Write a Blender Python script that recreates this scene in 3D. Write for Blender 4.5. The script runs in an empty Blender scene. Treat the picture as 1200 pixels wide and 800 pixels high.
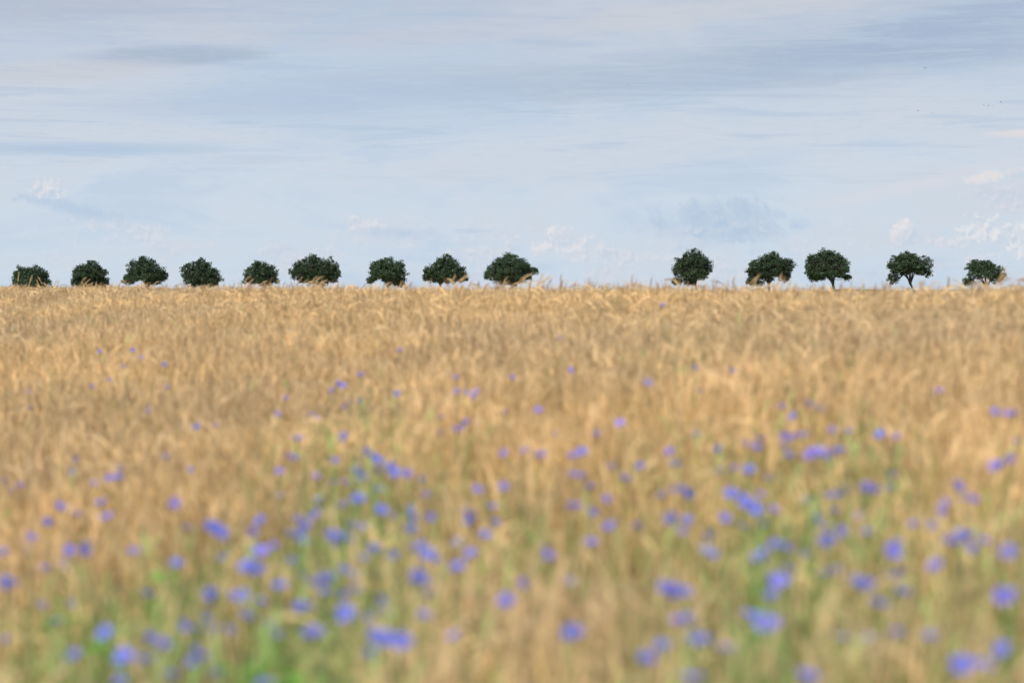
import bpy, math, random
import numpy as np
from mathutils import Vector, Matrix, Euler
rnd = random.Random(7)
SC = bpy.context.scene
C = SC.collection
PI = math.pi

# ------------------------------------------------------------------ camera, light, exposure
EYE = 1.95            # eye height above the soil at the field margin
F = 85/36*1200        # pixels per radian at the photograph's 1200 px width
HOR = 341.0           # level horizon row
cam_d = bpy.data.cameras.new('camera'); cam = bpy.data.objects.new('camera', cam_d); C.objects.link(cam)
cam.location = (0, 0, EYE)
cam.rotation_euler = (PI/2 - (400-HOR)/F, 0, 0)
cam_d.lens = 85; cam_d.sensor_width = 36; cam_d.clip_end = 20000
cam_d.dof.use_dof = True; cam_d.dof.focus_distance = 140; cam_d.dof.aperture_fstop = 1.95
SC.camera = cam
SC.view_settings.view_transform = 'Standard'; SC.view_settings.look = 'None'
SC.view_settings.exposure = 0.0; SC.view_settings.gamma = 1
SUN_EL, SUN_AZ = math.radians(44), math.radians(-146)   # azimuth from +Y clockwise: behind and to the left
sd = bpy.data.lights.new('sun', 'SUN'); sun = bpy.data.objects.new('sun', sd); C.objects.link(sun)
sd.energy = 3.9; sd.angle = math.radians(0.8); sd.color = (1, 0.93, 0.83)
sdir = Vector((math.sin(SUN_AZ)*math.cos(SUN_EL), math.cos(SUN_AZ)*math.cos(SUN_EL), math.sin(SUN_EL)))
sun.rotation_euler = (-sdir).to_track_quat('-Z', 'Y').to_euler()
SC.cycles.max_bounces = 4; SC.cycles.diffuse_bounces = 3; SC.cycles.transmission_bounces = 2
SC.cycles.use_adaptive_sampling = True; SC.cycles.adaptive_threshold = .02
SC.cycles.transparent_max_bounces = 4; SC.cycles.volume_bounces = 0

def lin(r, g, b):
    f = lambda c: (c/255)/12.92 if c <= 10 else (((c/255)+.055)/1.055)**2.4
    return (f(r), f(g), f(b), 1)

# ------------------------------------------------------------------ sky
W = bpy.data.worlds.new('World'); SC.world = W; W.use_nodes = True; W.cycles.sampling_method = 'NONE'
nt = W.node_tree; nt.nodes.clear(); L = nt.links.new
def N(t, **k):
    n = nt.nodes.new(t)
    for a, v in k.items(): setattr(n, a, v)
    return n
def put(sock, v):
    if isinstance(v, bpy.types.NodeSocket): L(v, sock)
    else: sock.default_value = v
def M(op, a, b=None, c=None, clamp=False):
    n = N('ShaderNodeMath', operation=op); n.use_clamp = clamp
    for i, v in enumerate((a, b, c)):
        if v is not None: put(n.inputs[i], v)
    return n.outputs[0]
def sstep(x, lo, hi, a=0., b=1.):
    n = N('ShaderNodeMapRange', interpolation_type='SMOOTHSTEP')
    put(n.inputs[0], x); n.inputs[1].default_value = lo; n.inputs[2].default_value = hi
    n.inputs[3].default_value = a; n.inputs[4].default_value = b
    return n.outputs[0]
def mixc(f, a, b):
    n = N('ShaderNodeMix', data_type='RGBA'); put(n.inputs[0], f); put(n.inputs[6], a); put(n.inputs[7], b)
    return n.outputs[2]
tc = N('ShaderNodeTexCoord'); sp = N('ShaderNodeSeparateXYZ'); L(tc.outputs['Generated'], sp.inputs[0])
az = M('ARCTAN2', sp.outputs[0], sp.outputs[1]); el = M('ARCSINE', sp.outputs[2])
U = M('MULTIPLY', az, 28.33); V = M('MULTIPLY', el, 28.33)       # 1 unit = about two degrees of sky
def vec(a, b, c=0.):
    n = N('ShaderNodeCombineXYZ'); put(n.inputs[0], a); put(n.inputs[1], b); put(n.inputs[2], c); return n.outputs[0]
def noise(v, scale, detail=5, rough=.55, dist=0.):
    n = N('ShaderNodeTexNoise', noise_dimensions='2D'); L(v, n.inputs['Vector']); n.inputs['Scale'].default_value = scale
    n.inputs['Detail'].default_value = detail; n.inputs['Roughness'].default_value = rough
    n.inputs['Distortion'].default_value = dist
    return M('SUBTRACT', n.outputs[0], .5)
def puff(u, v):
    n1 = noise(vec(u, v), 4.5, 6, .6)
    n2 = noise(vec(M('ADD', u, M('MULTIPLY', n1, .1)), v), 9., 3, .5)
    return M('ADD', n1, M('MULTIPLY', M('SUBTRACT', M('ABSOLUTE', n2), .06), .8))
n_puff = puff(U, V)
n_lit = puff(M('ADD', U, -.03), M('ADD', V, .045))               # the same field one step towards the light
relief = sstep(M('SUBTRACT', n_puff, n_lit), -.16, .18)
n_big = noise(vec(M('MULTIPLY_ADD', U, .28, 30.), V), 1.1, 5, .6, .4)
n_str = noise(vec(M('MULTIPLY_ADD', U, .20, 50.), M('MULTIPLY', V, 3.2)), 2.0, 7, .68, .35)
n_fine = noise(vec(M('MULTIPLY_ADD', U, .35, 70.), M('MULTIPLY', V, 3.0)), 6.0, 5, .7, .3)
n_wisp = noise(vec(M('MULTIPLY', U, .6), M('MULTIPLY', M('ADD', V, M('MULTIPLY', U, -.06)), 6.)), 5.0, 5, .7, .5)
cr = N('ShaderNodeValToRGB'); L(M('MULTIPLY', el, 2/PI, clamp=True), cr.inputs[0])
ramp = [(0.0, (205, 219, 233)), (.018, (206, 219, 232)), (.036, (206, 217, 230)), (.052, (201, 212, 226)),
        (.066, (193, 204, 220)), (.078, (188, 198, 214)), (.3, (178, 190, 210)), (1, (158, 176, 205))]
while len(cr.color_ramp.elements) < len(ramp): cr.color_ramp.elements.new(.5)
for e, (p, c) in zip(cr.color_ramp.elements, ramp): e.position = p; e.color = lin(*c)
col = cr.outputs[0]
# soft veils and streaks, everywhere on the dome
band = sstep(V, .8, 1.9)
col = mixc(M('MULTIPLY', sstep(n_big, -.02, .16), .4), col, lin(208, 214, 224))
col = mixc(M('MULTIPLY', sstep(n_big, .02, -.16), .4), col, lin(180, 202, 229))
def cloud(px, py, rx, ry, c, amt, tilt=0., warp=.6, soft=.5, nz=None, c2=None):
    global col
    u0, v0 = (px-600)/100, (HOR-py)/100
    du = M('SUBTRACT', U, u0)
    dv = M('SUBTRACT', M('SUBTRACT', V, v0), M('MULTIPLY', du, tilt))
    a = M('MULTIPLY', du, 100/rx); b = M('MULTIPLY', dv, 100/ry)
    r = M('SQRT', M('ADD', M('MULTIPLY', a, a), M('MULTIPLY', b, b)))
    r = M('ADD', r, M('MULTIPLY', nz if nz is not None else n_puff, -warp*2))
    tone = lin(*c) if c2 is None else mixc(relief, lin(*c2), lin(*c))
    col = mixc(M('MULTIPLY', sstep(r, 1.0, 1.0-soft), amt), col, tone)
# banks of stratus
cloud(60, 15, 300, 40, (180, 189, 206), .6, .02, .6, .9, n_big)
cloud(980, 72, 430, 46, (166, 183, 208), .75, .09, .8, .9, n_str)
cloud(620, 100, 420, 36, (174, 190, 213), .65, .03, 1.0, .9, n_str)
cloud(1150, 24, 260, 26, (163, 180, 206), .65, .17, 1.1, .7, n_str)
cloud(1100, 60, 260, 24, (166, 182, 208), .5, .03, 1.1, .8, n_str)
cloud(230, 70, 170, 14, (170, 185, 207), .85, .02, .8, .7, n_big)
cloud(330, 120, 330, 30, (180, 197, 222), .6, .03, 1.0, .9, n_str)
cloud(90, 178, 250, 13, (172, 197, 224), .75, .0, .7, .9, n_str)
cloud(70, 90, 170, 16, (203, 207, 215), .7, .06, .8, .8, n_big)
cloud(850, 16, 260, 20, (204, 209, 218), .85, .08, .7, .7, n_big)
cloud(450, 40, 300, 26, (196, 202, 214), .5, .02, .8, .9, n_big)
cloud(700, 190, 480, 46, (206, 215, 227), .7, .06, .8, .9, n_big)
col = mixc(M('MULTIPLY', M('MULTIPLY', sstep(n_str, -.03, -.16), band), .36), col, lin(172, 192, 217))
col = mixc(M('MULTIPLY', M('MULTIPLY', sstep(n_str, .03, .16), band), .32), col, lin(202, 212, 225))
col = mixc(M('MULTIPLY', M('MULTIPLY', sstep(n_fine, .0, .2), band), .2), col, lin(203, 212, 225))
col = mixc(M('MULTIPLY', M('MULTIPLY', sstep(n_wisp, .0, -.2), band), .16), col, lin(172, 190, 217))
cloud(1190, 160, 52, 8, (226, 221, 224), .85, .0, .5, .8, n_str)
cloud(1080, 216, 160, 12, (214, 218, 228), .8, .22, .7, .8, n_str)
cloud(1152, 209, 36, 9, (230, 225, 227), .9, .15, .7, .7)
cloud(1175, 234, 60, 24, (216, 219, 228), .7, .0, .8, .7, c2=(200, 210, 225))
# cumulus low on the horizon
cloud(850, 264, 105, 34, (188, 206, 227), .7, .02, .9, .7, c2=(174, 196, 222))
cloud(862, 245, 16, 16, (182, 201, 224), .6, -.5, 1.0, .6)
cloud(95, 247, 80, 12, (181, 202, 226), .7, -.25, .8, .8)
cloud(62, 218, 19, 11, (220, 224, 232), .85, -.1, .9, .5, c2=(200, 212, 226))
cloud(64, 228, 28, 7, (224, 226, 233), .85, -.05, .8, .6, c2=(196, 210, 226))
cloud(150, 268, 60, 11, (216, 222, 231), .75, -.15, .9, .7, c2=(200, 212, 227))
cloud(428, 264, 28, 10, (224, 226, 232), .85, .0, .9, .5, c2=(206, 215, 228))
cloud(470, 273, 52, 9, (184, 204, 227), .75, .0, .8, .7)
cloud(552, 271, 28, 4, (184, 204, 227), .7, .0, .6, .7)
cloud(655, 286, 56, 15, (226, 227, 233), .9, -.05, .9, .6, c2=(203, 214, 228))
cloud(652, 274, 22, 10, (229, 228, 233), .9, .0, .9, .5, c2=(208, 216, 229))
cloud(720, 300, 70, 13, (218, 223, 231), .8, -.05, .9, .7, c2=(203, 214, 228))
cloud(575, 296, 60, 9, (216, 221, 230), .75, .0, .8, .7, c2=(203, 213, 228))
cloud(340, 298, 60, 14, (214, 220, 230), .75, .0, .9, .7, c2=(200, 212, 227))
cloud(470, 318, 90, 12, (210, 218, 229), .6, .0, .9, .8)
cloud(1050, 270, 15, 16, (233, 229, 231), .95, .5, .8, .45, c2=(216, 220, 229))
cloud(1062, 280, 26, 15, (212, 219, 229), .75, .1, .9, .6, c2=(198, 211, 227))
cloud(1141, 271, 34, 21, (228, 230, 235), .9, .0, .8, .6, c2=(205, 215, 228))
cloud(1188, 280, 36, 22, (229, 230, 235), .9, .2, .9, .5, c2=(203, 213, 227))
cloud(1103, 286, 18, 7, (224, 225, 231), .8, .0, .9, .6, c2=(206, 215, 228))
cloud(1095, 262, 30, 8, (210, 217, 228), .6, .0, .9, .6)
cloud(985, 300, 60, 12, (206, 216, 229), .6, .0, .9, .8)
# same kind of puffs all round the horizon
low = M('MULTIPLY', sstep(V, 1.1, .4), sstep(V, -.1, .2))
n_ring = noise(vec(M('MULTIPLY_ADD', U, .5, 90.), V), 2.2, 6, .62)
col = mixc(M('MULTIPLY', M('MULTIPLY', sstep(M('ADD', n_ring, M('MULTIPLY', n_puff, .25)), -.02, .16), low), .65), col, mixc(relief, lin(203, 213, 227), lin(217, 221, 230)))
sky = N('ShaderNodeTexSky', sky_type='NISHITA'); sky.sun_disc = False
sky.sun_elevation = SUN_EL; sky.sun_rotation = SUN_AZ
b1 = N('ShaderNodeBackground'); L(sky.outputs[0], b1.inputs[0]); b1.inputs[1].default_value = .08
b2 = N('ShaderNodeBackground'); L(col, b2.inputs[0]); b2.inputs[1].default_value = 1.0
mx = N('ShaderNodeMixShader'); mx.inputs[0].default_value = .97
L(b1.outputs[0], mx.inputs[1]); L(b2.outputs[0], mx.inputs[2])
wo = N('ShaderNodeOutputWorld'); L(mx.outputs[0], wo.inputs[0])

# ------------------------------------------------------------------ materials
def mat(name, base, trans=.25, rough=.6, var=.25, nscale=None, attr=False, spec=.25, hue=None):
    """plant / earth matter: base colour x object colour, varied per object, mottled by noise"""
    m = bpy.data.materials.new(name); m.use_nodes = True
    t = m.node_tree; t.nodes.clear(); l = t.links.new; nn = t.nodes.new
    out = nn('ShaderNodeOutputMaterial')
    oi = nn('ShaderNodeObjectInfo')
    mul = nn('ShaderNodeMix'); mul.data_type = 'RGBA'; mul.blend_type = 'MULTIPLY'; mul.inputs[0].default_value = 1
    mul.inputs[6].default_value = (*base, 1); l(oi.outputs['Color'], mul.inputs[7]); c = mul.outputs[2]
    hs = nn('ShaderNodeHueSaturation'); l(c, hs.inputs['Color'])
    mr = nn('ShaderNodeMapRange'); l(oi.outputs['Random'], mr.inputs[0]); mr.inputs[3].default_value = 1-var; mr.inputs[4].default_value = 1+var
    val = mr.outputs[0]
    if nscale:
        g = nn('ShaderNodeNewGeometry'); nz = nn('ShaderNodeTexNoise'); l(g.outputs['Position'], nz.inputs['Vector'])
        nz.inputs['Scale'].default_value = nscale; nz.inputs['Detail'].default_value = 4
        m2 = nn('ShaderNodeMapRange'); l(nz.outputs[0], m2.inputs[0]); m2.inputs[1].default_value = .25; m2.inputs[2].default_value = .75
        m2.inputs[3].default_value = .6; m2.inputs[4].default_value = 1.4
        mm = nn('ShaderNodeMath'); mm.operation = 'MULTIPLY'; l(val, mm.inputs[0]); l(m2.outputs[0], mm.inputs[1]); val = mm.outputs[0]
    l(val, hs.inputs['Value']); c = hs.outputs[0]
    if attr:      # per-stalk tint carried by the scattered points
        at = nn('ShaderNodeAttribute'); at.attribute_type = 'INSTANCER'; at.attribute_name = 'tint'
        ad = nn('ShaderNodeVectorMath'); ad.operation = 'ADD'; l(at.outputs['Vector'], ad.inputs[0]); ad.inputs[1].default_value = (1, 1, 1)
        a2 = nn('ShaderNodeAttribute'); a2.attribute_type = 'GEOMETRY'; a2.attribute_name = 'stalk_tint'
        ad2 = nn('ShaderNodeVectorMath'); ad2.operation = 'ADD'; l(ad.outputs[0], ad2.inputs[0]); l(a2.outputs['Vector'], ad2.inputs[1])
        vm = nn('ShaderNodeVectorMath'); vm.operation = 'MULTIPLY'; l(c, vm.inputs[0]); l(ad2.outputs[0], vm.inputs[1]); c = vm.outputs[0]
    p = nn('ShaderNodeBsdfPrincipled'); l(c, p.inputs['Base Color']); p.inputs['Roughness'].default_value = rough
    p.inputs['Specular IOR Level'].default_value = spec
    sh = p.outputs[0]
    if trans:
        tr = nn('ShaderNodeBsdfTranslucent'); l(c, tr.inputs['Color'])
        mi = nn('ShaderNodeMixShader'); mi.inputs[0].default_value = trans; l(sh, mi.inputs[1]); l(tr.outputs[0], mi.inputs[2]); sh = mi.outputs[0]
    l(sh, out.inputs['Surface'])
    return m
m_stem = mat('straw_stem', (.73, .53, .235), .1, .5, .25, attr=True)
m_ear = mat('barley_ear', (.78, .545, .277), .12, .6, .28, attr=True)
m_awn = mat('barley_awn', (.79, .60, .342), .3, .5, .2, attr=True)
m_dry = mat('dry_leaf', (.72, .53, .30), .3, .6, .25, attr=True)
m_petal = mat('cornflower_petal', (.23, .25, .82), .3, .6, .12)
m_heart = mat('cornflower_heart', (.16, .06, .42), .1, .6, .1)
m_calyx = mat('cornflower_calyx', (.14, .16, .08), .0, .6, .15)
m_green = mat('cornflower_green', (.36, .52, .17), .3, .6, .22)
m_weed = mat('weed_leaf', (.17, .42, .05), .35, .5, .15)
m_crown = mat('tree_leaves', (.050, .090, .042), .22, .45, .1, nscale=1.1, spec=.4)
m_bark = mat('tree_bark', (.06, .055, .048), 0, .9, .1, nscale=3.)
m_bird = mat('bird_feathers', (.03, .03, .035), 0, .8, .1)
m_wood = mat('distant_wood_leaves', (.06, .09, .06), 0, .8, .1, nscale=.02)
def ground_mat():
    m = bpy.data.materials.new('field_soil'); m.use_nodes = True
    t = m.node_tree; l = t.links.new; nn = t.nodes.new; p = t.nodes['Principled BSDF']; p.inputs['Roughness'].default_value = .95
    g = nn('ShaderNodeNewGeometry')
    n1 = nn('ShaderNodeTexNoise'); l(g.outputs['Position'], n1.inputs['Vector']); n1.inputs['Scale'].default_value = 9; n1.inputs['Detail'].default_value = 8
    n2 = nn('ShaderNodeTexNoise'); l(g.outputs['Position'], n2.inputs['Vector']); n2.inputs['Scale'].default_value = .012; n2.inputs['Detail'].default_value = 3
    r1 = nn('ShaderNodeValToRGB'); l(n1.outputs[0], r1.inputs[0])
    r1.color_ramp.elements[0].position = .35; r1.color_ramp.elements[0].color = (.16, .105, .06, 1)
    r1.color_ramp.elements[1].position = .65; r1.color_ramp.elements[1].color = (.38, .27, .13, 1)
    r2 = nn('ShaderNodeValToRGB'); l(n2.outputs[0], r2.inputs[0])
    r2.color_ramp.elements[0].position = .45; r2.color_ramp.elements[0].color = (.50, .36, .19, 1)
    r2.color_ramp.elements[1].position = .6; r2.color_ramp.elements[1].color = (.16, .20, .07, 1)
    s = nn('ShaderNodeSeparateXYZ'); l(g.outputs['Position'], s.inputs[0])
    mr = nn('ShaderNodeMapRange'); l(s.outputs[1], mr.inputs[0]); mr.inputs[1].default_value = 70; mr.inputs[2].default_value = 140
    mi = nn('ShaderNodeMix'); mi.data_type = 'RGBA'; l(mr.outputs[0], mi.inputs[0]); l(r1.outputs[0], mi.inputs[6]); l(r2.outputs[0], mi.inputs[7])
    l(mi.outputs[2], p.inputs['Base Color'])
    bp = nn('ShaderNodeBump'); bp.inputs['Distance'].default_value = .03; l(n1.outputs[0], bp.inputs['Height']); l(bp.outputs[0], p.inputs['Normal'])
    return m

# ------------------------------------------------------------------ mesh helpers
class MB:
    def __init__(s): s.v = []; s.f = []; s.m = []; s.mats = []; s.t = None
    def mi(s, m):
        if m not in s.mats: s.mats.append(m)
        return s.mats.index(m)
    def tube(s, pts, rad, m, sides=4, flat=1.0, cap=False):
        k = s.mi(m); rings = []
        n = len(pts)
        for i, p in enumerate(pts):
            p = Vector(p)
            d = (Vector(pts[min(i+1, n-1)]) - Vector(pts[max(i-1, 0)])).normalized()
            a = d.cross(Vector((0, 1, 0)) if abs(d.y) < .9 else Vector((1, 0, 0))).normalized(); b = d.cross(a)
            r = rad[i] if hasattr(rad, '__len__') else rad
            base = len(s.v)
            for j in range(sides):
                t = 2*PI*j/sides; s.v.append(p + a*(math.cos(t)*r) + b*(math.sin(t)*r*flat))
            rings.append(base)
        for i in range(n-1):
            for j in range(sides):
                j2 = (j+1) % sides
                s.f.append((rings[i]+j, rings[i]+j2, rings[i+1]+j2, rings[i+1]+j)); s.m.append(k)
        if cap:
            s.f.append(tuple(rings[-1]+j for j in range(sides))); s.m.append(k)
    def blade(s, pts, wid, m, side=None):
        k = s.mi(m); n = len(pts); b0 = len(s.v)
        for i, p in enumerate(pts):
            p = Vector(p); d = (Vector(pts[min(i+1, n-1)]) - Vector(pts[max(i-1, 0)])).normalized()
            a = side if side is not None else d.cross(Vector((0, 0, 1)))
            if a.length < 1e-3: a = Vector((1, 0, 0))
            a = a.normalized(); w = wid[i]/2
            s.v.append(p - a*w); s.v.append(p + a*w)
        for i in range(n-1):
            q = b0+2*i; s.f.append((q, q+1, q+3, q+2)); s.m.append(k)
    def tri(s, a, b, c, m): k = s.mi(m); q = len(s.v); s.v += [a, b, c]; s.f.append((q, q+1, q+2)); s.m.append(k)
    def mesh(s, name, smooth=True):
        me = bpy.data.meshes.new(name); me.from_pydata([tuple(v) for v in s.v], [], s.f)
        for m in s.mats: me.materials.append(m)
        me.polygons.foreach_set('material_index', s.m)
        if smooth: me.polygons.foreach_set('use_smooth', [True]*len(s.f))
        if s.t is not None:
            a = me.attributes.new('stalk_tint', 'FLOAT_VECTOR', 'POINT'); a.data.foreach_set('vector', np.asarray(s.t, np.float32).ravel())
        me.update(); return me
def link(name, me, parent=None, loc=(0, 0, 0)):
    o = bpy.data.objects.new(name, me); C.objects.link(o); o.location = loc
    if parent: o.parent = parent
    return o
def tag(o, label=None, cat=None, group=None, kind=None):
    for k, v in (('label', label), ('category', cat), ('group', group), ('kind', kind)):
        if v: o[k] = v
    return o
def tree_copy(o, parent=None):
    c = o.copy(); C.objects.link(c)
    if parent: c.parent = parent
    for ch in o.children: tree_copy(ch, c)
    return c
def descend(o):
    yield o
    for ch in o.children: yield from descend(ch)

# ------------------------------------------------------------------ terrain: the field rises to a low rounded ridge running away to the left, then falls to a plain
H = 1.15; CROP = .80
P0, P1 = (-14., 63.), (5.0, 23.5)
_l = math.hypot(P1[0]-P0[0], P1[1]-P0[1]); NX, NY = (P0[1]-P1[1])/_l, (P1[0]-P0[0])/_l
DR = NX*P0[0] + NY*P0[1]
def crop_top(x, y):
    """height of the ears at x, y (arrays welcome)"""
    x = np.asarray(x, float); y = np.asarray(y, float)
    s = (DR - (NX*x + NY*y))/DR
    g = H*np.minimum(np.abs(s), 2.2)**1.5
    far = H*np.abs(s)**1.5
    plain = 1.15 - np.clip(x, -160, 160)*.0098     # drop of the soil in the plain below the eye, less the crop
    gf = plain*(1-np.exp(-far/np.maximum(plain, .2)))
    g = np.where(s < 0, gf, g)
    c = .041 - .0026*np.clip(x, -14, 6)
    c = c + .014*np.sin(x*2.3+y*.4) + .016*np.sin(x*1.1-y*.5+1)
    return EYE - g + c*np.where(s < -1, 0, 1) - .045
def ground(x, y): return crop_top(x, y) - CROP
def on_field(px, py, dz=0.):
    """point where the line of sight through a pixel meets the ears (raised by dz)"""
    ax, az_ = (px-600)/F, (HOR-py)/F
    t = 2.5; prev = None
    while t < 80:
        h = EYE + az_*t - float(crop_top(ax*t, t)) - dz
        if h < 0: break
        t += .05
    t = min(t, 80)
    return ax*t, t, EYE+az_*t
def ridge_dist(px):
    ax = (px-600)/F
    return DR/(NX*ax+NY)
def build_ground():
    ys = np.concatenate([np.linspace(-30, 0, 8)[:-1], np.linspace(0, 60, 90)[:-1], 60*(9000/60)**np.linspace(0, 1, 60)])
    vs = []; fs = []; nx = 81
    for y in ys:
        half = 30 + abs(y)*.9
        for i in range(nx):
            u = i/(nx-1)*2-1; x = half*(abs(u)**1.4)*(1 if u > 0 else -1)
            vs.append((x, y, float(ground(x, y))))
    for j in range(len(ys)-1):
        for i in range(nx-1):
            a = j*nx+i; fs.append((a, a+1, a+nx+1, a+nx))
    me = bpy.data.meshes.new('ground'); me.from_pydata(vs, [], fs); me.materials.append(ground_mat())
    me.polygons.foreach_set('use_smooth', [True]*len(fs)); me.update()
    tag(link('ground', me), kind='structure')
build_ground()

# ------------------------------------------------------------------ far wooded strip beyond the plain, low at the right
def build_far_wood():
    mb = MB(); r = random.Random(3)
    k = mb.mi(m_wood); D = 4200.
    n = 260; prof = []
    for i in range(n):
        px = 985 + i*1.2
        h = 1.6 + 1.2*math.sin(i*.05+1) + r.uniform(-.8, .8)
        prof.append(((px-600)/F*D, h))
    for dy in (0, 60):
        for (x, h) in prof:
            z = float(ground(x, D))
            mb.v.append(Vector((x, D+dy+r.uniform(-8, 8), z-2))); mb.v.append(Vector((x, D+dy+10, EYE+h*(.75 if dy == 0 else 1))))
    for q in range(2):
        o = q*2*n
        for i in range(n-1):
            mb.f.append((o+2*i, o+2*i+2, o+2*i+3, o+2*i+1)); mb.m.append(k)
    for i in range(n-1):
        mb.f.append((2*i+1, 2*i+3, 2*n+2*i+3, 2*n+2*i+1)); mb.m.append(k)
    tag(link('hills', mb.mesh('hills')), kind='structure')
build_far_wood()

# ------------------------------------------------------------------ trees
ORD = ['first', 'second', 'third', 'fourth', 'fifth', 'sixth', 'seventh', 'eighth', 'ninth', 'tenth', 'eleventh', 'twelfth', 'thirteenth', 'fourteenth']
# trunk px (foot, fork), foot row, blobs (px, py, rx, ry) that make the crown, openings under it, density, label
TREES = [
 (38, 38, 360, [(26,324,11,13.5),(44,325,13,14),(38,334,25,11)], [], 1.0, 'dark green roadside tree at far left end of the row, low flat-topped crown'),
 (106, 106, 359, [(107,318,13,13),(94,325,11,13),(117,327,11,13),(106,332,25,11)], [], 1.0, 'dark domed tree second from left, crown hiding its trunk behind barley'),
 (177, 174, 357, [(170,311,8,12),(162,319,13,12),(181,321,13,12),(170,327,25,8),(150,328,7,6),(190,323,7.5,4)], [(164,332,8,4)], .9, 'third tree from left with pointed top and a long twig reaching right'),
 (240, 239, 356, [(237,311,7,8.5),(223,320,11,12),(238,318,12,11),(249,325,11,11),(237,329,24,11)], [], .95, 'fourth tree from left, round crown with one small tuft on top'),
 (313, 311, 355, [(306,314,16,9.5),(296,322,12,10),(315,323,10,11),(305,328,24,8)], [(298,334,5,3)], .8, 'fifth tree from left, small thin crown with sky showing through its base'),
 (384, 378, 353, [(367,311,14,12),(351,318,12,12),(387,313,9.5,12),(370,323,28,12),(391,322,9,9)], [(377,336,5,3)], 1.05, 'sixth tree from left, wide crown with notch near its upper right'),
 (454, 454, 351, [(451,312,14,11.5),(443,318,11,13),(467,313,8,9),(454,322,24,10),(466,328,12,8),(434,328,5,5)], [(444,332,6,5)], .95, 'seventh tree from left, squat crown open beneath its left side'),
 (514.5, 516, 350, [(522,309,12,11),(508,319,13,10),(536,319,11,11),(522,321,26,9),(503,324,8,6),(543,325,6,6)], [(506,335,8,4)], .95, 'eighth tree from left, broad umbrella crown with trunk left of centre'),
 (601, 600, 348, [(597,309,19,12),(585,319,15,13),(611,319,15,12),(597,324,21,11),(624,317,6,4.5),(571,322,5,4)], [(612,335,8,4)], 1.1, 'ninth tree from left, large dense round crown just left of the gap'),
 (817.5, 815, 347, [(812,304,13,12.5),(800,312,13,12),(824,313,12,13),(811,320,24,9),(792,330,6,5),(806,330,11,5)], [(828,333,8,4)], .95, 'tenth tree from left, rounded crown just right of the gap with forked trunk'),
 (901, 901, 347, [(903,306,14,11),(888,316,13,11),(916,316,12,11),(925,310,7,7),(899,320,26,8),(884,329,13,6),(920,326,7,5)], [(908,335,9,5)], .95, 'eleventh tree from left, wide crown with a separate tuft at upper right'),
 (978.5, 976, 344, [(968,304,14,13.5),(952,309,8,12),(957,316,16,12),(984,312,12,13),(969,318,27,10),(953,325,9,5),(992,325,5,3)], [], 1.1, 'twelfth tree from left, tallest round crown on a clear straight slim trunk'),
 (1073, 1067, 346, [(1064,303,11,9.5),(1053,311,13,13),(1080,310,12,11),(1062,314,24,8),(1046,326,8,7),(1085,319,7,6)], [(1062,330,8,7)], .85, 'thirteenth tree from left, arched crown on a trunk leaning left'),
 (1158, 1156, 352, [(1145,311,11,7.5),(1155,314,12,9),(1171,320,8,10),(1150,321,19,6),(1136,330,8,6),(1166,326,9,7)], [(1150,333,9,4)], .8, 'fourteenth tree at far right end of the row, ragged low crown'),
]
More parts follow.
